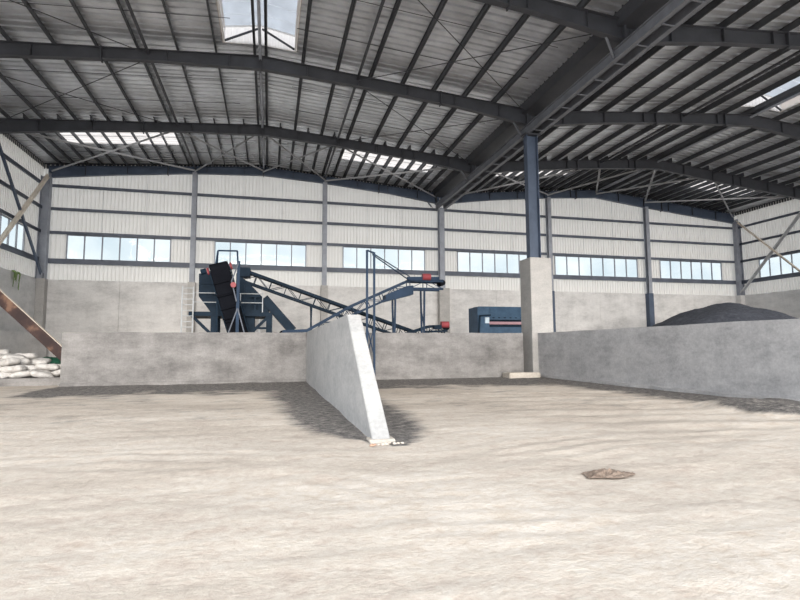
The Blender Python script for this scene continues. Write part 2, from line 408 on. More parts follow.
for y in YF:
    fr = empty('portal_frame', (XV, y, 0), frame_lab[y], 'steel frame', 'roof frames of the hall')
    for a, b in ((XL, RG1), (RG1, XV-0.02), (XV+0.02, RG2), (RG2, XR)):
        bm = bmesh.new(); girder(bm, a, b, y); finish('rafter', bm, 'column' if y == 43.0 else 'steel', fr)  # rear rafters take the bluer column paint to stand in for haze
    for x in (RG1, RG1-7.3, RG1+9.7, RG2-7.5, RG2+7.5, RG2-2.2):     # bolted joints
        zt = topz(x); bm = B(x-0.03, x+0.03, y-0.17, y+0.17, zt-dep(x)-0.09, zt+0.02); finish('end_plate', bm, 'steel', fr)
    k = 0
    for x in [XL+2.5+2.9*i for i in range(5)] + [RG1+2.4+2.7*i for i in range(5)] + [XV+2+2.8*i for i in range(5)] + [RG2+2.5+2.9*i for i in range(5)]:
        zt = topz(x); bm = B(x-0.008, x+0.008, y-0.145, y+0.145, zt-dep(x)+0.03, zt-0.03); finish('stiffener', bm, 'steel', fr)
    for x in (XL, XR):
        bm = bmesh.new(); s = 1 if x < 0 else -1
        yy = y - 0.25 if y == 43.0 else y
        i_column(bm, x, yy, 6.75, topz(x)-0.86, 0.44, 0.62, 0.03, 'x'); finish('column', bm, 'grey_steel', fr)
        finish('concrete_pier', B(x-0.36, x+0.36, yy-0.26, yy+0.26, 0, 6.75), 'conc_back' if x > 0 else 'conc_l', fr)
    if y in (26.2, 9.25):
        bm = bmesh.new(); i_column(bm, XV-0.12, y, 6.5, 13.82, 0.42, 0.68, 0.035, 'x'); co = finish('column', bm, 'column', fr)
        finish('base_plate', B(XV-0.55, XV+0.33, y-0.32, y+0.32, 6.5, 6.55), 'column', co)
        finish('head_plate', B(XV-0.58, XV+0.4, y-0.3, y+0.3, 13.76, 13.85), 'steel', co)
    if y == 43.0:
        bm = bmesh.new(); i_column(bm, XV, y-0.25, 6.75, 13.85, 0.46, 0.5, 0.03, 'y'); finish('column', bm, 'grey_steel', fr)
        finish('concrete_pier', B(XV-0.3, XV+0.62, y-0.55, y-0.05, 0, 6.75), 'conc_l', fr)
    for s in (-1, 1):       # knee braces from the rafters down to the valley beam
        bm = bmesh.new(); bar(bm, (XV+s*1.15, y+0.05, topz(XV+s*1.15)-dep(XV+s*1.15)+0.05), (XV+s*0.42, y+0.55, 14.0), 0.09); finish('knee_brace', bm, 'beam', fr)

# ------------------------------------------------------------------ valley beam with gutter
vb = empty('valley_beam', (XV, 26.2, 13.85), 'twin steel valley beam with cross battens running over the pier to the back wall', 'steel beam')
for x in (XV-0.36, XV+0.36):
    bm = bmesh.new()
    box(bm, x-0.11, x+0.11, Y_OPEN, 43.1, 13.85, 13.88); box(bm, x-0.11, x+0.11, Y_OPEN, 43.1, 14.30, 14.33); box(bm, x-0.012, x+0.012, Y_OPEN, 43.1, 13.88, 14.30)
    finish('girder', bm, 'beam', vb)
yy = 42.4
while yy > 1:
    finish('batten', B(XV-0.30, XV+0.30, yy-0.03, yy+0.03, 13.82, 13.85), 'beam', vb); yy -= 1.41
bm = bmesh.new(); box(bm, XV-0.6, XV+0.6, Y_OPEN, 43.3, 15.02, 15.05)
box(bm, XV-0.62, XV-0.59, Y_OPEN, 43.3, 15.05, 15.78); box(bm, XV+0.59, XV+0.62, Y_OPEN, 43.3, 15.05, 15.78); finish('gutter', bm, 'steel', vb)
for y in YF[:5]:
    for s in (-1, 1): finish('gutter_bracket', B(XV+s*0.36-0.05, XV+s*0.36+0.05, y-0.2, y+0.2, 14.33, 15.02), 'steel', vb)

# ------------------------------------------------------------------ tie tubes and roof cross braces
ti = 0
tie_names = {-5.96: 'long steel tie tube under the roof, left of the ridge', 4.34: 'long steel tie tube under the roof, between ridge and valley',
             25.3: 'long steel tie tube under the right roof, nearer the valley', 36.1: 'long steel tie tube under the right roof, beyond its ridge',
             RG1: 'steel tie tube hanging along the left roof ridge', RG2: 'steel tie tube hanging along the right roof ridge'}
for x, lab in tie_names.items():
    e = empty('tie_tube', (x, 26, topz(x)-0.3), lab, 'tie tube', 'tie tubes between the roof frames')
    for a, b in zip(YF, YF[1:]):
        bm = bmesh.new(); tube(bm, (x, b+0.02, topz(x)-0.16), (x, a-0.02, topz(x)-0.16), 0.075); finish('tube', bm, 'grey_steel' if x in (RG1, RG2) else 'steel', e, smooth=False)
def x_brace(xa, xb, y0, y1, mats, lab, thin=False):
    e = empty('roof_brace', ((xa+xb)/2, (y0+y1)/2, topz((xa+xb)/2)-0.5), lab, 'roof brace', 'crossed braces under the roof')
    def z(x): return topz(x)-0.36
    for (p, q), m in zip((((xa, y0), (xb, y1)), ((xa, y1), (xb, y0))), mats):
        bm = bmesh.new()
        a, b = (p[0], p[1], z(p[0])), (q[0], q[1], z(q[0])+ (0.06 if m else 0))
        if thin: tube(bm, a, b, 0.022, 6)
        else: angle_bar(bm, a, b, 0.13)
        finish('brace_bar', bm, m, e)
nodes = [(XL+0.3, -5.96, 'leftmost crossed bracing under the skylight by the left wall'), (-5.96, RG1, 'crossed bracing under the last roof bay, just left of the ridge'),
         (RG1, 4.34, 'crossed bracing under the last roof bay, just right of the ridge'), (4.34, XV-0.5, 'crossed bracing under the skylight beside the valley beam'),
         (XV+0.5, 25.3, 'crossed bracing under the skylight behind the tall column'), (25.3, RG2, 'crossed bracing left of the right roof ridge'),
         (RG2, 36.1, 'crossed bracing right of the right roof ridge'), (36.1, XR-0.3, 'rightmost crossed bracing under the skylight by the right wall')]
for k, (a, b, lab) in enumerate(nodes):
    x_brace(a, b, 34.8, 42.9, ('brace_g', 'brace_g'), lab)
for a, b, lab in ((XL+0.3, -5.96, 'thin crossed rods under the roof sheets at upper left'), (4.34, XV-0.5, 'thin crossed rods under the roof sheets left of the valley beam')):
    x_brace(a, b, 26.4, 34.5, ('steel', 'steel'), lab, True)
for a, b, lab in ((XL+0.3, -5.96, 'thin crossed rods in the nearest roof bay at top left'), (4.34, XV-0.5, 'thin crossed rods in the nearest roof bay at top centre')):
    x_brace(a, b, 17.9, 26.0, ('steel', 'steel'), lab, True)

# ------------------------------------------------------------------ ridge monitors (raised skylights)
def monitor(rd, lab):
    zb = topz(rd-MON_HW)+PUR; zt = zb+0.8; zr = zt+0.32; hw = MON_HW; y0, y1 = MON_Y0, MON_Y1
    e = empty('ridge_skylight', (rd, (y0+y1)/2, zb), lab, 'skylight', 'raised skylights on the roof ridges')
    for s in (-1, 1):
        bm = B(min(rd+s*hw, rd+s*(hw+0.03)), max(rd+s*hw, rd+s*(hw+0.03)), y0, y1, zb-0.02, zt); finish('side_panel', bm, 'skylight', e)
        n = 0; yy = y0
        while yy < y1-0.5:
            y2 = min(yy+0.95, y1); bm = bmesh.new(); xa, xb = rd+s*(hw+0.25), rd
            hexa(bm, [(xa, yy, zt), (xb, yy, zr), (xb, y2-0.03, zr), (xa, y2-0.03, zt), (xa, yy, zt+0.02), (xb, yy, zr+0.02), (xb, y2-0.03, zr+0.02), (xa, y2-0.03, zt+0.02)])
            finish('roof_panel', bm, 'monitor', e); yy = y2
        bm = bmesh.new()
        box(bm, rd+s*(hw-0.06)-0.04, rd+s*(hw-0.06)+0.04, y0, y1, zb-0.02, zb+0.03); box(bm, rd+s*(hw-0.06)-0.04, rd+s*(hw-0.06)+0.04, y0, y1, zt-0.06, zt)
        finish('edge_frame', bm, 'white', e)
        for k in range(9):
            yk = y0+0.05+(y1-y0-0.1)*k/8; finish('post', B(rd+s*(hw-0.06)-0.03, rd+s*(hw-0.06)+0.03, yk-0.03, yk+0.03, zb+0.1, zt-0.1), 'white', e)
    for yk in (y0, y1):      # ribbed end walls
        pr = profile(rd-hw, rd+hw, 0.03, 0.28); bm = bmesh.new()
        A = [bm.verts.new((x, yk+h, topz(x)+PUR-0.05)) for x, h in pr]; D = [bm.verts.new((x, yk+h, zt+(zr-zt)*(1-abs(x-rd)/hw))) for x, h in pr]
        for k in range(len(pr)-1): bm.faces.new([A[k], A[k+1], D[k+1], D[k]])
        en = finish('end_panel', bm, 'skylight', e)
        bm = bmesh.new(); bar(bm, (rd-hw, yk-0.05, zt-0.03), (rd, yk-0.05, zr-0.05), 0.07); bar(bm, (rd, yk-0.05, zr-0.05), (rd+hw, yk-0.05, zt-0.03), 0.07); finish('end_bar', bm, 'white', en)
        for s in (-1, 1):
            bm = bmesh.new(); bar(bm, (rd+s*(hw-0.1), yk-0.12, zb+0.02), (rd+s*0.08, yk-0.12, zr-0.25), 0.08); finish('end_diagonal', bm, 'steel', en)
    return e
monitor(RG1, 'bright raised ridge skylight at the top left of the centre')
monitor(RG2, 'bright raised ridge skylight at the right edge of the picture')

# ------------------------------------------------------------------ walls: concrete base, ribbed cladding, girts, windows
CB, WB, WT = 6.75, 8.33, 10.22
GIRTS = [CB+0.05, WB-0.13, WT+0.06, 12.08, 13.85]
def split(a, b, wins):
    cuts = sorted([a, b] + [q for w in wins for q in w[:2] if a < q < b]); out = []
    for p, q in zip(cuts, cuts[1:]):
        n = max(1, math.ceil((q-p)/SW - 1e-6))
        for k in range(n): out.append((p+(q-p)*k/n, p+(q-p)*(k+1)/n))
    return out
def clad(parent, axis, const, inward, a, b, wins, ztop):
    """ribbed sheets standing on the concrete; axis 'x' = wall along X at Y=const."""
    for p, q in split(a, b, wins):
        mid = (p+q)/2; inwin = any(w[0] < mid < w[1] for w in wins)
        spans = [(CB-0.08, WB-0.02), (WT+0.02, None)] if inwin else [(CB-0.08, None)]
        for z0, z1 in spans:
            bm = bmesh.new(); pr = profile(p, q, 0.065); lo, hi = [], []
            for c, h in pr:
                zt = z1 if z1 else ztop(c); w = const + inward*h
                P = (lambda z: (c, w, z)) if axis == 'x' else (lambda z: (w, c, z))
                lo.append(bm.verts.new(P(z0))); hi.append(bm.verts.new(P(zt)))
            for k in range(len(pr)-1): bm.faces.new([lo[k], lo[k+1], hi[k+1], hi[k]])
            finish('cladding_sheet', bm, 'clad', parent)
win_no = [0]
def window(axis, const, inward, a, b, n, lab):
    win_no[0] += 1
    def P(p, q, d0, d1, z0, z1):
        w0, w1 = sorted((const+inward*d0, const+inward*d1))
        return B(p, q, w0, w1, z0, z1) if axis == 'x' else B(w0, w1, p, q, z0, z1)
    mid = (a+b)/2
    e = empty('window_%d' % win_no[0], (mid, const, WB) if axis == 'x' else (const, mid, WB), lab, 'window', kind='structure')
    def frm(p, q, z0, z1, name): finish(name, P(p, q, -0.02, 0.08, z0, z1), 'grey_steel', e)
    frm(a, b, WB, WB+0.06, 'frame_bottom'); frm(a, b, WT-0.06, WT, 'frame_top')
    for k in range(n+1):
        x = a + (b-a)*k/n; x0 = min(max(x-0.04, a), b-0.08); frm(x0, x0+0.08, WB+0.06, WT-0.06, 'mullion')
    for k in range(n):
        p, q = a+(b-a)*k/n+0.04, a+(b-a)*(k+1)/n-0.04
        finish('pane', P(p, q, 0.02, 0.03, WB+0.06, WT-0.06), 'glass', e)
# back wall
wall_back = empty('wall_back', (0, YB, 0), 'back wall of concrete below and off-white ribbed sheeting above', 'wall', kind='structure')
wins_back = [(-14.98, -7.65, 6), (-4.42, 2.88, 6), (5.93, 13.28, 6), (16.3, 23.65, 6), (26.1, 35.3, 7), (37.9, 45.5, 6)]
clad(wall_back, 'x', 43.4, -1, XL-0.5, XR+0.5, wins_back, lambda x: topz(x)+0.25)
for a, b in ((XL-0.55, RG1), (RG1, XV), (XV, RG2), (RG2, XR+0.55)):
    bm = bmesh.new(); za, zb = topz(a), topz(b)
    hexa(bm, [(a, 43.36, za-0.1), (b, 43.36, zb-0.1), (b, 43.46, zb-0.1), (a, 43.46, za-0.1), (a, 43.36, za+0.4), (b, 43.36, zb+0.4), (b, 43.46, zb+0.4), (a, 43.46, za+0.4)])
    finish('eave_flashing', bm, 'steel', wall_back)
cols_back = [XL, -5.96, 4.34, XV, 25.3, 36.1, XR]
wl = ['row of pale blue panes in the back wall, leftmost', 'row of panes in the back wall above the crushing machine', 'row of panes in the back wall behind the sloping handrails',
      'row of panes in the back wall just left of the tall pier', 'row of seven bright panes in the back wall right of the tall pier', 'row of panes in the back wall above the dark heap']
for (a, b, n), lab in zip(wins_back, wl): window('x', 43.4, -1, a, b, n, lab)
for a, b in zip(cols_back, cols_back[1:]):
    for z in GIRTS[1:]:
        bm = bmesh.new(); box(bm, a+0.1, b-0.1, 43.08, 43.32, z-0.015, z+0.015); box(bm, a+0.1, b-0.1, 43.06, 43.09, z-(0.26 if z == GIRTS[1] else 0.11), z+0.13); finish('girt', bm, 'girt', wall_back)
    n = 2
    for k in range(n):
        p, q = a+(b-a)*k/n, a+(b-a)*(k+1)/n
        finish('concrete_panel', B(p+0.008, q-0.008, 43.12, 43.42, 0, CB), 'conc_back', wall_back)
    for t_ in (0.36, 0.66):        # sag rods between the girts
        bm = bmesh.new(); x = a+(b-a)*t_
        for z0, z1 in ((10.38, 12.0), (12.16, 13.78), (13.92, topz(x)-0.3)): tube(bm, (x, 43.16, z0), (x, 43.16, z1), 0.012, 5)
        finish('sag_rod', bm, 'galv', wall_back)
for x, lab in ((-5.96, 'grey steel wall column left of the crushing machine'), (4.34, 'grey steel wall column behind the divider wall'), (25.3, 'grey steel wall column just right of the tall pier'), (36.1, 'grey steel wall column left of the dark heap')):
    e = empty('wall_column', (x, 42.85, 0), lab, 'column', 'wind columns of the back wall')
    bm = bmesh.new(); i_column(bm, x, 42.83, CB, topz(x)-dep(x), 0.36, 0.42, 0.025, 'y'); finish('column', bm, 'grey_steel', e)
    finish('concrete_pier', B(x-0.27, x+0.27, 42.62, 43.12, 0, CB), 'conc_l' if x < 10 else 'column', e)
# side walls
for side, xc, inw, lab in (('left', XL-0.5, 1, 'left wall, concrete below, ribbed sheets above with cross bracing'), ('right', XR+0.5, -1, 'right wall, concrete below, white ribbed sheets above')):
    w = empty('wall_'+side, (xc, 22, 0), lab, 'wall', kind='structure')
    wins = [(35.3, 40.9, 5), (27.4, 33.4, 5), (18.9, 25.0, 5)]      # unseen bays nearer the front left open to let sky light in
    clad(w, 'y', xc, inw, 17.73, 43.4, wins, lambda y_: 15.56)
    finish('eave_flashing', B(xc-0.06, xc+0.06, 17.73, 43.42, 15.3, 15.70), 'steel', w)
    for k, (a, b, n) in enumerate(wins):
        window('y', xc, inw, a, b, n, ['row of panes in the %s wall beside the back corner', 'row of panes in the %s wall, second bay from the back', 'row of panes in the %s wall, middle bay', 'row of panes in the %s wall, nearest bay'][k] % side)
    for y1, y0 in zip(YF[:4], YF[1:4]):
        for z in GIRTS[1:]:
            d0, d1 = sorted((xc+inw*0.08, xc+inw*0.32)); f0, f1 = sorted((xc+inw*0.30, xc+inw*0.32))
            bm = bmesh.new(); box(bm, d0, d1, y0+0.1, y1-0.1, z-0.015, z+0.015); box(bm, f0, f1, y0+0.1, y1-0.1, z-(0.26 if z == GIRTS[1] else 0.11), z+0.13); finish('girt', bm, 'girt', w)
        d0, d1 = sorted((xc, xc+inw*0.3))
        for k in range(2):
            p, q = y0+(y1-y0)*k/2, y0+(y1-y0)*(k+1)/2; finish('concrete_panel', B(d0, d1, p+0.008, q-0.008, 0, CB), 'conc_side', w)
def wall_x(x, lab, m1, m2, inw):
    e = empty('wall_brace', (x, 38.9, 7), lab, 'wall brace')
    for (a, b), m, d in ((((42.45, 6.95), (34.9, 14.5)), m1, 0), (((42.45, 14.45), (34.9, 7.0)), m2, 0.12)):
        bm = bmesh.new(); xx = x + inw*d; angle_bar(bm, (xx, a[0], a[1]), (xx, b[0], b[1]), 0.2, 0.02, (1, 0, 0)); bb = finish('brace_bar', bm, m, e)
        for c in (a, b): finish('gusset_plate', B(xx-0.015, xx+0.015, c[0]-0.22, c[0]+0.22, c[1]-0.2, c[1]+0.2), 'grey_steel', bb)
wall_x(XL+0.2, 'crossed steel bars on the left wall, one dark and one tan', 'column', 'brace_l', 1)
wall_x(XR-0.2, 'crossed steel bars on the right wall in front of its windows', 'brace_g', 'brace_l', -1)

# ------------------------------------------------------------------ concrete bunker walls
HW = 2.34
def wall_with_footing(name, bm, mat, lab, org, foot=None, joints=None):
    e = empty(name, org, lab, 'concrete wall'); finish('wall_body', bm, mat, e)
    if foot: finish('footing', foot, mat, e)
    return e
def rough_box(x0, x1, y0, y1, z0, z1, step=0.5, amp=0.012, seed=0):
    """a cast wall with slightly uneven faces and a ragged top edge"""
    bm = bmesh.new(); box(bm, x0, x1, y0, y1, z0, z1)
    L = max(x1-x0, y1-y0); n = int(L/step)
    long_e = [e for e in bm.edges if abs((e.verts[0].co-e.verts[1].co).length - L) < 1e-4]
    bmesh.ops.subdivide_edges(bm, edges=long_e, cuts=n, use_grid_fill=True)
    for v in bm.verts:
        k = noise.noise(v.co*0.9 + Vector((seed, 0, 0)))
        if v.co.z > z1-0.01: v.co.z += 0.025*k + 0.012*noise.noise(v.co*3)
        if y1-y0 < x1-x0: v.co.y += amp*k
        else: v.co.x += amp*k
    return bm
bm_f = rough_box(-8.7, 1.75, 25.16, 25.4, -0.05, 0.11, 0.35, 0.06, 4)
wall_with_footing('bunker_wall', rough_box(-8.72, 1.9, 25.35, 25.7, -0.05, HW, 0.5, 0.01, 1), 'conc', 'low grey concrete wall across the hall, left of the divider', (-3.4, 25.5, 0), bm_f)
wall_with_footing('bunker_wall', rough_box(1.9, 13.3, 25.5, 25.85, -0.05, HW, 0.5, 0.01, 2), 'conc', 'low grey concrete wall between the divider and the tall pier', (8, 25.5, 0))
bm_f = rough_box(13.92, 14.2, 3.0, 25.3, -0.05, 0.11, 0.4, 0.07, 8)
wall_with_footing('bunker_wall', rough_box(14.1, 14.45, 3.0, 25.34, -0.05, HW, 0.5, 0.012, 3), 'conc_r', 'long low concrete wall running from the pier towards the right edge', (14.25, 14, 0), bm_f)
# divider with a sloping front end
e = empty('divider_wall', (1.9, 17, 0), 'pale concrete divider wall with a sloping front end', 'concrete wall')
bm = bmesh.new(); prism_x(bm, [(8.75, -0.05), (25.36, -0.05), (25.36, 2.37), (11.9, 2.37)], 1.74, 2.06)
bmesh.ops.bevel(bm, geom=[x for x in bm.edges], offset=0.02, segments=1, affect='EDGES')
finish('wall_body', bm, 'conc_div', e)
bm = bmesh.new(); prism_x(bm, [(8.66, -0.04), (9.1, -0.04), (9.1, 0.035), (8.80, 0.035)], 1.68, 2.12); finish('footing', bm, 'conc_tan', e)
# tall pier
e = empty('concrete_pier', (14.5, 26.1, 0), 'tall pale concrete pier carrying the blue steel column', 'pier')
bm = B(13.78, 15.08, 25.36, 26.6, -0.05, 6.5); bmesh.ops.bevel(bm, geom=list(bm.edges), offset=0.025, segments=1, affect='EDGES'); finish('pier_body', bm, 'conc_l', e)
e2 = empty('concrete_pier', (14.5, 9.25, 0), 'concrete pier carrying the next steel column beyond the right edge', 'pier')
bm = B(14.5, 15.4, 8.7, 9.8, -0.05, 6.5); bmesh.ops.bevel(bm, geom=list(bm.edges), offset=0.025, segments=1, affect='EDGES'); finish('pier_body', bm, 'conc_l', e2)
bm = rough_box(11.95, 13.7, 24.45, 25.33, -0.05, 0.27, 0.4, 0.02, 6); bmesh.ops.bevel(bm, geom=[x for x in bm.edges if x.calc_face_angle(0) > 1], offset=0.03, segments=2, affect='EDGES')
tag(finish('base_block', bm, 'conc_tan'), 'low tan concrete block on the ground at the foot of the pier', 'block')
# rubble at the foot of the divider
for k in range(9):
    a = random.random()*6.28; x = 1.66+0.065*k; y = 8.56+random.uniform(-0.06, 0.07); s = random.uniform(0.025, 0.05)
    bm = bmesh.new(); bmesh.ops.create_icosphere(bm, subdivisions=1, radius=s)
    for v in bm.verts: v.co = Vector((v.co.x*1.3, v.co.y, v.co.z*0.7)) * random.uniform(0.75, 1.2)
    bmesh.ops.translate(bm, verts=bm.verts, vec=(x, y, gh(x, y)+s*0.4))
    tag(finish('rubble_chunk', bm, random.choice(['brick', 'conc_tan', 'conc_tan'])), 'small broken lump at the front foot of the divider wall', 'rubble', 'rubble at the divider foot')
# left lower retaining wall and ledge
wall_with_footing('retaining_wall', rough_box(-15.95, -15.55, 26.5, 42.4, -0.05, 2.75, 0.6, 0.012, 11), 'conc_side', 'low stained concrete wall along the foot of the left wall', (-15.75, 34, 0))
bm = rough_box(-15.5, -8.3, 26.2, 31.0, -0.05, 0.34, 0.5, 0.04, 14)
tag(finish('concrete_ledge', bm, 'conc'), 'low concrete ledge under the heap of white sacks', 'ledge')

# ------------------------------------------------------------------ heaps
def heap(name, cx, cy, rx, ry, h, mat, lab, cat, ex=1.6, n=48, rings=22, seed=0, rough=0.06, rag=0.1):
    bm = bmesh.new(); rows = []
    for j in range(1, rings+1):
        t = j/rings; row = []
        for k in range(n):
            a = 2*math.pi*k/n; w = 1+rag*(noise.noise(Vector((math.cos(a)*1.3, math.sin(a)*1.3, seed))) + 0.25*noise.noise(Vector((math.cos(a)*3, math.sin(a)*3, seed))))
            x, y = math.cos(a)*t*rx*w, math.sin(a)*t*ry*w
            z = h*(1-t**ex) + h*rough*(1-t)*noise.noise(Vector((x*0.9/rx*6, y*0.9/ry*6, seed))) + h*rough*0.35*noise.noise(Vector((x/rx*16, y/ry*16, seed)))*(t < 1)
            row.append(bm.verts.new((cx+x, cy+y, max(-0.03, z))))
        rows.append(row)
    c = bm.verts.new((cx, cy, h))
    for k in range(n): bm.faces.new([c, rows[0][k], rows[0][(k+1) % n]])
    for r1, r2 in zip(rows, rows[1:]):
        for k in range(n): bm.faces.new([r1[k], r2[k], r2[(k+1) % n], r1[(k+1) % n]])
    return tag(finish(name, bm, mat, smooth=True), lab, cat)
heap('material_heap', 34.4, 32.6, 10.4, 9.2, 4.82, 'heap', 'large dark grey heap of loose material behind the right concrete wall', 'heap', 1.75, 72, 34, 2, 0.05)
o = heap('soil_patch', 4.12, 5.82, 0.36, 0.19, 0.045, 'brown', 'small flat patch of brown soil on the pale ground at right', 'soil', 1.2, 60, 14, 5, 1.5, 0.5)

# ------------------------------------------------------------------ sacks, tarpaulin, rusty beam
def sack_mesh(seed):
    bm = bmesh.new(); bmesh.ops.create_cube(bm, size=1); bmesh.ops.subdivide_edges(bm, edges=list(bm.edges), cuts=7, use_grid_fill=True)
    for v in bm.verts:
        x, y, z = v.co*2
        k = (1-abs(x)**4)*(1-abs(y)**4)
        zz = z*(0.22+0.78*max(0, k)**0.5)*0.15
        p = Vector((x*0.48*(1-0.10*abs(y)**2), y*0.33*(1-0.12*abs(x)**2), zz))
        q = p*3.2 + Vector((seed*3.1, 0, 0))
        p += Vector((noise.noise(q), noise.noise(q+Vector((9, 0, 0))), noise.noise(q+Vector((0, 9, 0)))))*0.05
        p.z += 0.02*noise.noise(p*14)
        v.co = p
    me = bpy.data.meshes.new('sack'); bm.to_mesh(me); bm.free()
    for p in me.polygons: p.use_smooth = True
    me.materials.append(M['sack']); return me
smesh = [sack_mesh(i) for i in range(5)]
def sack_top(x): return lerp([(-14.5, 1.45), (-12.2, 1.56), (-11.3, 1.46), (-10.6, 1.18), (-9.9, 0.95), (-8.7, 0.8)], x)
ks = 0
for row, yb in enumerate((26.75, 27.35, 27.95)):
    for lay in range(5):
        x = -13.1 + 0.3*((lay+row) % 2) + random.uniform(-0.1, 0.1)
        while x < -8.9:
            z = 0.50 + lay*0.25
            cap = sack_top(x) - 0.10 - (0.35 if row == 0 else 0.12 if row == 1 else 0)
            if z < cap + 0.1:
                o = bpy.data.objects.new('sack', smesh[random.randrange(5)]); C.objects.link(o)
                o.location = (x, yb + 0.07*lay + random.uniform(-0.1, 0.1), min(z, cap+0.05)+random.uniform(-0.03, 0.03))
                o.rotation_euler = (random.uniform(-0.22, 0.22), random.uniform(-0.25, 0.25), random.uniform(-0.9, 0.9))
                tag(o, 'white sack %s of the heap, %s' % (('at the front', 'in the middle', 'at the crest')[row], 'by the left edge' if x < -11.8 else 'below the rusty beam' if x < -10.4 else 'beside the low wall'), 'sack', 'white sacks heaped on the ledge'); ks += 1
            x += random.uniform(0.72, 0.9)
bm = bmesh.new(); nx, ny = 22, 8; g = []
for j in range(ny+1):
    g.append([bm.verts.new((-11.7+2.6*i/nx, 29.35+0.9*j/ny, 0.36+0.84*(1-abs(2*j/ny-1)**3)*(0.6+0.4*sm(i/6)) + 0.09*noise.noise(Vector((i*0.5, j*0.6, 2))))) for i in range(nx+1)])
for j in range(ny):
    for i in range(nx): bm.faces.new([g[j][i], g[j][i+1], g[j+1][i+1], g[j+1][i]])
base = [g[0], [r[-1] for r in g], g[ny][::-1], [r[0] for r in g][::-1]]
tag(finish('tarpaulin', bm, 'green', smooth=True), 'crumpled green tarpaulin behind the white sacks', 'tarpaulin')
e = empty('rusty_beam', (-9.5, 29.0, 0.4), 'rusty brown steel channel sloping down behind the low wall at left', 'beam')
a, b = Vector((-14.2, 28.95, 5.55)), Vector((-8.85, 28.95, 0.30)); d = (b-a).normalized(); nrm = Vector((-d.z, 0, d.x))
if nrm.z < 0: nrm = -nrm
bm = bmesh.new(); bar(bm, a, b, 0.03, 0.48, up=nrm); finish('web', bm, 'rust', e)
for s, m in ((1, 'brace_l'), (-1, 'rust')):
    bm = bmesh.new(); bar(bm, a+nrm*0.25*s+Vector((0, 0.09, 0)), b+nrm*0.25*s+Vector((0, 0.09, 0)), 0.22, 0.025, up=nrm); finish('flange', bm, m, e)
bm = bmesh.new(); bar(bm, a + Vector((0.3, 0.1, -0.5)), (a.x+0.3, 29.05, 0.3), 0.14); finish('leg', bm, 'rust', e)
bm = bmesh.new(); box(bm, -9.4, -8.6, 28.8, 29.25, 0.34, 0.42); finish('foot_plate', bm, 'rust', e)
# hanging weed on the left concrete wall
e = empty('weed', (-16.15, 39.1, 5.9), 'tuft of green weed hanging on the left concrete wall', 'plant')
for k in range(9):
    bm = bmesh.new(); yk = 39.1+random.uniform(-0.45, 0.45); z0 = 6.8+random.uniform(-0.1, 0.05); L = random.uniform(0.5, 1.2)
    pts = [(-16.45, yk, z0), (-16.3, yk+0.05, z0-0.12), (-16.38, yk+random.uniform(-0.15, 0.15), z0-L)]
    for p, q, w in zip(pts, pts[1:], (0.12, 0.09)): bar(bm, p, q, w, 0.012, up=(1, 0, 0))
    finish('leaf', bm, 'leaf', e)

# ------------------------------------------------------------------ crushing machine behind the rear wall
mc = empty('crushing_machine', (-2, 32.2, 0), 'dark blue crushing machine with platform and hopper behind the low wall', 'machine')
pf = finish('platform', B(-4.4, 0.15, 30.7, 33.6, 3.42, 3.66), 'blue', mc)
for x, w in ((-3.08, 0.28), (-0.03, 0.34)):
    for y in (30.85, 33.4): finish('leg', B(x-w/2, x+w/2, y-0.13, y+0.13, 0, 3.42), 'blue', mc)
finish('crusher_box', B(-1.5, -0.85, 31.0, 32.4, 1.2, 3.42), 'blue', mc)
for x in (-1.4, -0.95): finish('box_leg', B(x-0.09, x+0.09, 31.1, 31.3, 0, 1.2), 'blue', mc)
for p, q in (((-0.1, 30.85, 3.4), (-1.0, 30.85, 2.5)), ((-4.2, 30.85, 3.4), (-3.1, 30.85, 2.3)), ((-2.2, 30.85, 3.42), (-1.5, 30.85, 2.6))):
    bm = bmesh.new(); bar(bm, p, q, 0.16); finish('knee_brace', bm, 'blue', mc)
bm = bmesh.new(); bar(bm, (-0.9, 30.85, 2.75), (-0.2, 30.85, 2.75), 0.12); finish('cross_beam', bm, 'blue', mc)
bm = bmesh.new(); prism_y(bm, [(-4.02, 5.92), (-4.0, 4.6), (-3.3, 3.66), (-2.5, 3.66), (-2.5, 5.98), (-3.05, 5.98)], 31.5, 33.2)
bmesh.ops.bevel(bm, geom=list(bm.edges), offset=0.03, segments=1, affect='EDGES'); hs = finish('screen_housing', bm, 'blue2' if False else 'blue', mc)
for z in (4.7, 5.3): finish('housing_rib', B(-3.98, -2.5, 31.44, 31.5, z, z+0.07), 'blue', hs)
bm = bmesh.new(); prism_y(bm, [(-1.95, 6.0), (-1.95, 3.66), (-0.1, 3.66), (0.05, 4.1), (-1.3, 5.5)], 31.4, 33.2)
bmesh.ops.bevel(bm, geom=list(bm.edges), offset=0.03, segments=1, affect='EDGES'); hp = finish('hopper', bm, 'blue', mc)
for x, h in ((-1.5, 1.7), (-1.0, 1.3), (-0.5, 0.85)): finish('hopper_rib', B(x-0.03, x+0.03, 31.33, 31.4, 3.7, 3.66+h), 'blue', hp)
bm = bmesh.new(); bar(bm, (-0.35, 31.7, 4.55), (1.35, 31.7, 2.62), 0.75, 0.5); finish('discharge_chute', bm, 'blue', mc)
ms = finish('motor_stand', B(-1.15, -0.55, 30.9, 31.3, 3.66, 3.8), 'blue', mc); finish('motor_post', B(-0.9, -0.78, 31.0, 31.12, 3.8, 4.6), 'blue', ms)
finish('motor_cap', B(-1.1, -0.6, 30.95, 31.2, 4.55, 4.62), 'blue', ms)
bm = bmesh.new()
for z in (4.72, 4.2): tube(bm, (-4.15, 30.75, z), (-0.42, 30.75, z), 0.025, 6)
finish('guard_rail', bm, 'galv', pf)
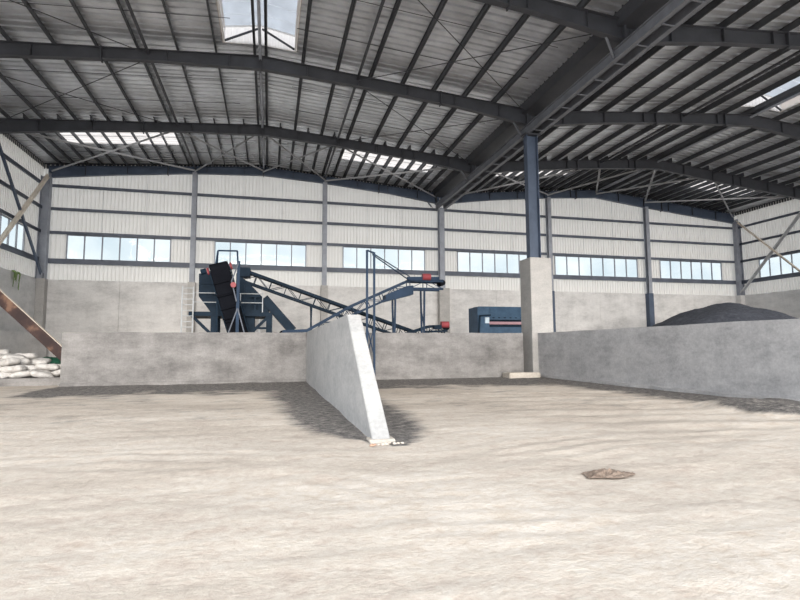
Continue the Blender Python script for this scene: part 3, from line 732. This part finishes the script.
for x in (-4.15, -2.9, -1.65, -0.42):
    bm = bmesh.new(); tube(bm, (x, 30.75, 3.66), (x, 30.75, 4.8 if x > -1 else 4.72), 0.03, 6); finish('rail_post', bm, 'galv', pf)
# access ladder beside the machine
ld = empty('access_ladder', (-4.45, 30.55, 0), 'pale steel ladder left of the crushing machine', 'ladder')
for x in (-4.72, -4.14):
    bm = bmesh.new(); tube(bm, (x, 30.5, 0), (x, 30.5, 5.05), 0.04, 6); finish('stile', bm, 'galv', ld)
for k in range(16):
    bm = bmesh.new(); tube(bm, (-4.72, 30.5, 0.3+0.31*k), (-4.14, 30.5, 0.3+0.31*k), 0.022, 6); finish('rung', bm, 'galv', ld)
# feed conveyor rising towards the camera
fc = empty('feed_conveyor', (-2.0, 29.8, 0), 'steep black belt conveyor with red bearings rising at the crushing machine', 'conveyor')
A, D = Vector((-2.69, 29.4, 5.93)), Vector((-1.19, 30.3, 0.8)); ax = (D-A).normalized(); side = Vector((1, 0, 0)) - ax*ax.x; side.normalize(); nn = side.cross(ax)
bm = bmesh.new(); bar(bm, A+nn*0.30, D+nn*0.30, 0.95, 0.03, up=nn); bar(bm, A-nn*0.30, D-nn*0.30, 0.95, 0.03, up=nn); finish('belt', bm, 'rubber', fc)
for s in (-1, 1):
    bm = bmesh.new(); bar(bm, A+side*0.54*s, D+side*0.54*s, 0.05, 0.34, up=nn); finish('side_rail', bm, 'blue', fc)
bm = bmesh.new(); tube(bm, A-side*0.48, A+side*0.48, 0.33, 20); finish('head_pulley', bm, 'rubber', fc)
bm = bmesh.new(); tube(bm, D-side*0.48, D+side*0.48, 0.3, 16); finish('tail_pulley', bm, 'rubber', fc)
for s in (-1, 1):
    bm = bmesh.new(); tube(bm, A+side*0.56*s, A+side*0.66*s, 0.2, 12); finish('bearing', bm, 'red', fc)
for k in range(1, 7):
    p = A.lerp(D, k/7.5) - nn*0.36; bm = bmesh.new(); tube(bm, p-side*0.5, p+side*0.5, 0.06, 8); finish('roller', bm, 'rubber', fc)
for k in range(3):
    p = A.lerp(D, 0.25+0.25*k) - nn*0.42; bm = bmesh.new(); bar(bm, p-side*0.56, p+side*0.56, 0.07); finish('cross_member', bm, 'rubber', fc)
bm = bmesh.new(); tube(bm, A+side*-1.0+Vector((0, 0, .05)), A+side*-0.72+Vector((0, 0, .05)), 0.16, 10); finish('motor', bm, 'blue', fc)
# hoop over the head
bm = bmesh.new()
for p, q in (((-2.94, 29.45, 5.9), (-2.81, 29.45, 6.93)), ((-2.81, 29.45, 6.93), (-1.80, 29.45, 6.95)), ((-1.80, 29.45, 6.95), (-1.73, 29.2, 6.0)), ((-2.94, 30.2, 5.6), (-2.81, 29.45, 6.93))): tube(bm, p, q, 0.045, 8)
finish('hoop', bm, 'bluepost', fc)
finish('support_post', B(-1.76, -1.60, 28.85, 29.0, 0, 6.3), 'bluepost', fc)
for p, q in (((-1.68, 28.85, 3.75), (-2.2, 28.85, 2.2)), ((-1.68, 28.85, 3.75), (-1.25, 28.85, 2.2)), ((-1.68, 28.85, 6.2), (-2.02, 28.85, 5.2)), ((-2.02, 28.85, 5.2), (-1.75, 28.85, 4.1)), ((-2.2, 28.85, 2.2), (-2.35, 28.85, 0)), ((-1.25, 28.85, 2.2), (-1.15, 28.85, 0))):
    bm = bmesh.new(); bar(bm, p, q, 0.06); finish('stay', bm, 'girt', fc)
bm = bmesh.new(); tube(bm, (-1.92, 28.7, 4.98), (-1.92, 28.95, 4.98), 0.15, 10); finish('gearbox', bm, 'red', fc)
for s_ in (-1, 1):
    bm = bmesh.new(); bar(bm, (-2.3+0.52*s_, 29.75, 4.6), (-2.3+0.52*s_, 30.4, 0), 0.09); finish('leg', bm, 'blue', fc)

def conveyor(name, lab, pts, y, w=0.75, depth=0.55, mat='blue', legs=(), rollers=True, beltm='rubber'):
    e = empty(name, ((pts[0][0]+pts[-1][0])/2, y, 0), lab, 'conveyor')
    for (xa, za), (xb, zb) in zip(pts, pts[1:]):
        a, b = Vector((xa, y, za)), Vector((xb, y, zb)); d = (b-a).normalized(); up = Vector((-d.z, 0, d.x))
        bm = bmesh.new(); bar(bm, a+up*0.05, b+up*0.05, w-0.14, 0.03, up=up); finish('belt', bm, beltm, e)
        for s in (-1, 1):
            o_ = Vector((0, s*w/2, 0))
            bm = bmesh.new(); bar(bm, a+o_, b+o_, 0.07, 0.16, up=up); finish('top_chord', bm, mat, e)
            bm = bmesh.new(); bar(bm, a+o_-up*depth, b+o_-up*depth, 0.07, 0.12, up=up); finish('bottom_chord', bm, mat, e)
            n = max(2, int((b-a).length/0.9)); bm = bmesh.new()
            for k in range(n):
                p = a.lerp(b, k/n); q = a.lerp(b, (k+1)/n)
                bar(bm, p+o_-up*depth, p+o_, 0.045); bar(bm, p+o_-up*depth if k % 2 == 0 else p+o_, (q+o_) if k % 2 == 0 else q+o_-up*depth, 0.035)
            finish('lattice', bm, mat, e)
    for p in (pts[0], pts[-1]):
        bm = bmesh.new(); tube(bm, (p[0], y-w/2+0.04, p[1]-0.1), (p[0], y+w/2-0.04, p[1]-0.1), 0.17, 14); finish('pulley', bm, 'rubber', e)
    for x in legs:
        z = lerp(pts, x)-depth
        for s in (-1, 1):
            bm = bmesh.new(); bar(bm, (x, y+s*w/2, z), (x+0.15*s, y+s*(w/2+0.2), 0), 0.10); lg = finish('leg', bm, mat, e)
        bm = bmesh.new(); bar(bm, (x, y-w/2, z*0.5), (x, y+w/2, z*0.8), 0.06); finish('leg_brace', bm, mat, lg)
    return e
cv2 = conveyor('discharge_conveyor', 'long dark conveyor sloping down to the right from the crushing machine', [(-1.7, 6.35), (9.1, 2.62)], 32.6, 0.8, 0.62, 'blue', (2.5, 6.5))
finish('head_cover', B(-1.95, -1.2, 32.1, 33.1, 5.9, 6.45), 'blue', cv2)
cv1 = conveyor('stacking_conveyor', 'blue belt conveyor rising to the right behind the divider wall', [(0.7, 2.52), (2.05, 2.58), (4.6, 4.02), (8.1, 5.62), (10.2, 5.62)], 30.0, 0.8, 0.5, 'bluepost', (4.6, 7.2, 9.0))
bm = bmesh.new(); prism_y(bm, [(6.6, 4.3), (8.3, 4.75), (8.3, 5.3), (7.9, 5.25), (6.6, 4.7)], 29.55, 30.45); finish('skirt_plate', bm, 'bluepost', cv1)
bm = bmesh.new(); tube(bm, (8.85, 29.5, 5.82), (9.35, 29.5, 5.82), 0.2, 12); finish('motor', bm, 'red', cv1)
bm = bmesh.new(); bar(bm, (7.9, 29.5, 5.7), (9.9, 29.5, 5.75), 0.08, 0.2); finish('motor_bracket', bm, 'bluepost', cv1)
cv3 = conveyor('short_conveyor', 'short low conveyor with a red motor near the valley column', [(8.2, 2.42), (9.7, 2.9), (10.9, 2.95)], 31.2, 0.5, 0.32, 'blue', (9.6, 10.7))
bm = bmesh.new(); tube(bm, (10.45, 30.85, 3.02), (10.95, 30.85, 3.02), 0.2, 12); finish('motor', bm, 'red', cv3)
finish('gearbox', B(9.95, 10.45, 30.7, 30.95, 2.72, 2.98), 'blue', cv3)

# ------------------------------------------------------------------ post pair with sloping handrails
ps = empty('stair_frame', (4.8, 24.9, 0), 'pair of blue steel posts with sloping handrails beside the divider wall', 'steel frame')
for x, z in ((4.62, 6.42), (4.98, 6.32)):
    bm = bmesh.new(); bar(bm, (x, 24.9, 0), (x, 24.9, z), 0.1); finish('post', bm, 'bluepost', ps)
bm = bmesh.new(); bar(bm, (4.62, 24.9, 6.40), (4.98, 24.9, 6.30), 0.07); finish('top_link', bm, 'bluepost', ps)
for p, q in (((4.62, 24.9, 1.2), (4.98, 24.9, 2.6)), ((4.98, 24.9, 1.2), (4.62, 24.9, 2.6))):
    bm = bmesh.new(); bar(bm, p, q, 0.05); finish('cross_stay', bm, 'bluepost', ps)
for x0, x1, z0, z1 in ((4.66, 8.05, 6.42, 5.82), (4.90, 8.05, 6.2, 5.58)):
    bm = bmesh.new(); tube(bm, (x0, 24.9, z0), (x1, 29.5, z1), 0.032, 8); finish('handrail', bm, 'bluepost', ps)

# ------------------------------------------------------------------ blue trough machine left of the pier
bl = empty('feeder_machine', (15.8, 33.2, 0), 'blue trough-shaped machine with a pale control panel left of the pier', 'machine')
bm = bmesh.new(); prism_x(bm, [(32.6, 3.55), (32.9, 4.38), (34.0, 4.38), (34.0, 3.55)], 13.9, 18.6); finish('hood', bm, 'blue2', bl)
finish('bed', B(13.75, 18.6, 32.5, 34.0, 2.35, 2.95), 'blue2', bl)
finish('inner_bed', B(14.3, 18.5, 32.75, 33.95, 2.95, 3.55), 'blue', bl)
finish('roll', B(14.5, 18.5, 32.58, 32.74, 3.14, 3.32), 'pink', bl)
for k in range(9): finish('clamp', B(14.75+0.42*k, 14.88+0.42*k, 32.54, 32.62, 3.5, 3.62), 'blue', bl)
ep = finish('end_housing', B(13.6, 14.45, 32.45, 34.05, 2.42, 4.30), 'blue2', bl)
finish('hood_lip', B(13.9, 18.6, 32.5, 32.62, 3.46, 3.56), 'blue2', bl)
finish('control_panel', B(14.12, 14.42, 32.38, 32.45, 3.2, 3.6), 'panel', ep)
bm = bmesh.new(); bar(bm, (13.62, 32.35, 2.4), (13.72, 32.35, 3.7), 0.1); finish('lever', bm, 'blue', ep)
bm = bmesh.new(); bar(bm, (13.7, 32.35, 3.7), (14.5, 32.35, 3.75), 0.1); finish('lever_arm', bm, 'blue', ep)
for x in (13.95, 16.3, 18.4):
    for y in (32.7, 33.8): finish('leg', B(x-0.1, x+0.1, y-0.1, y+0.1, 0, 2.42), 'blue', bl)
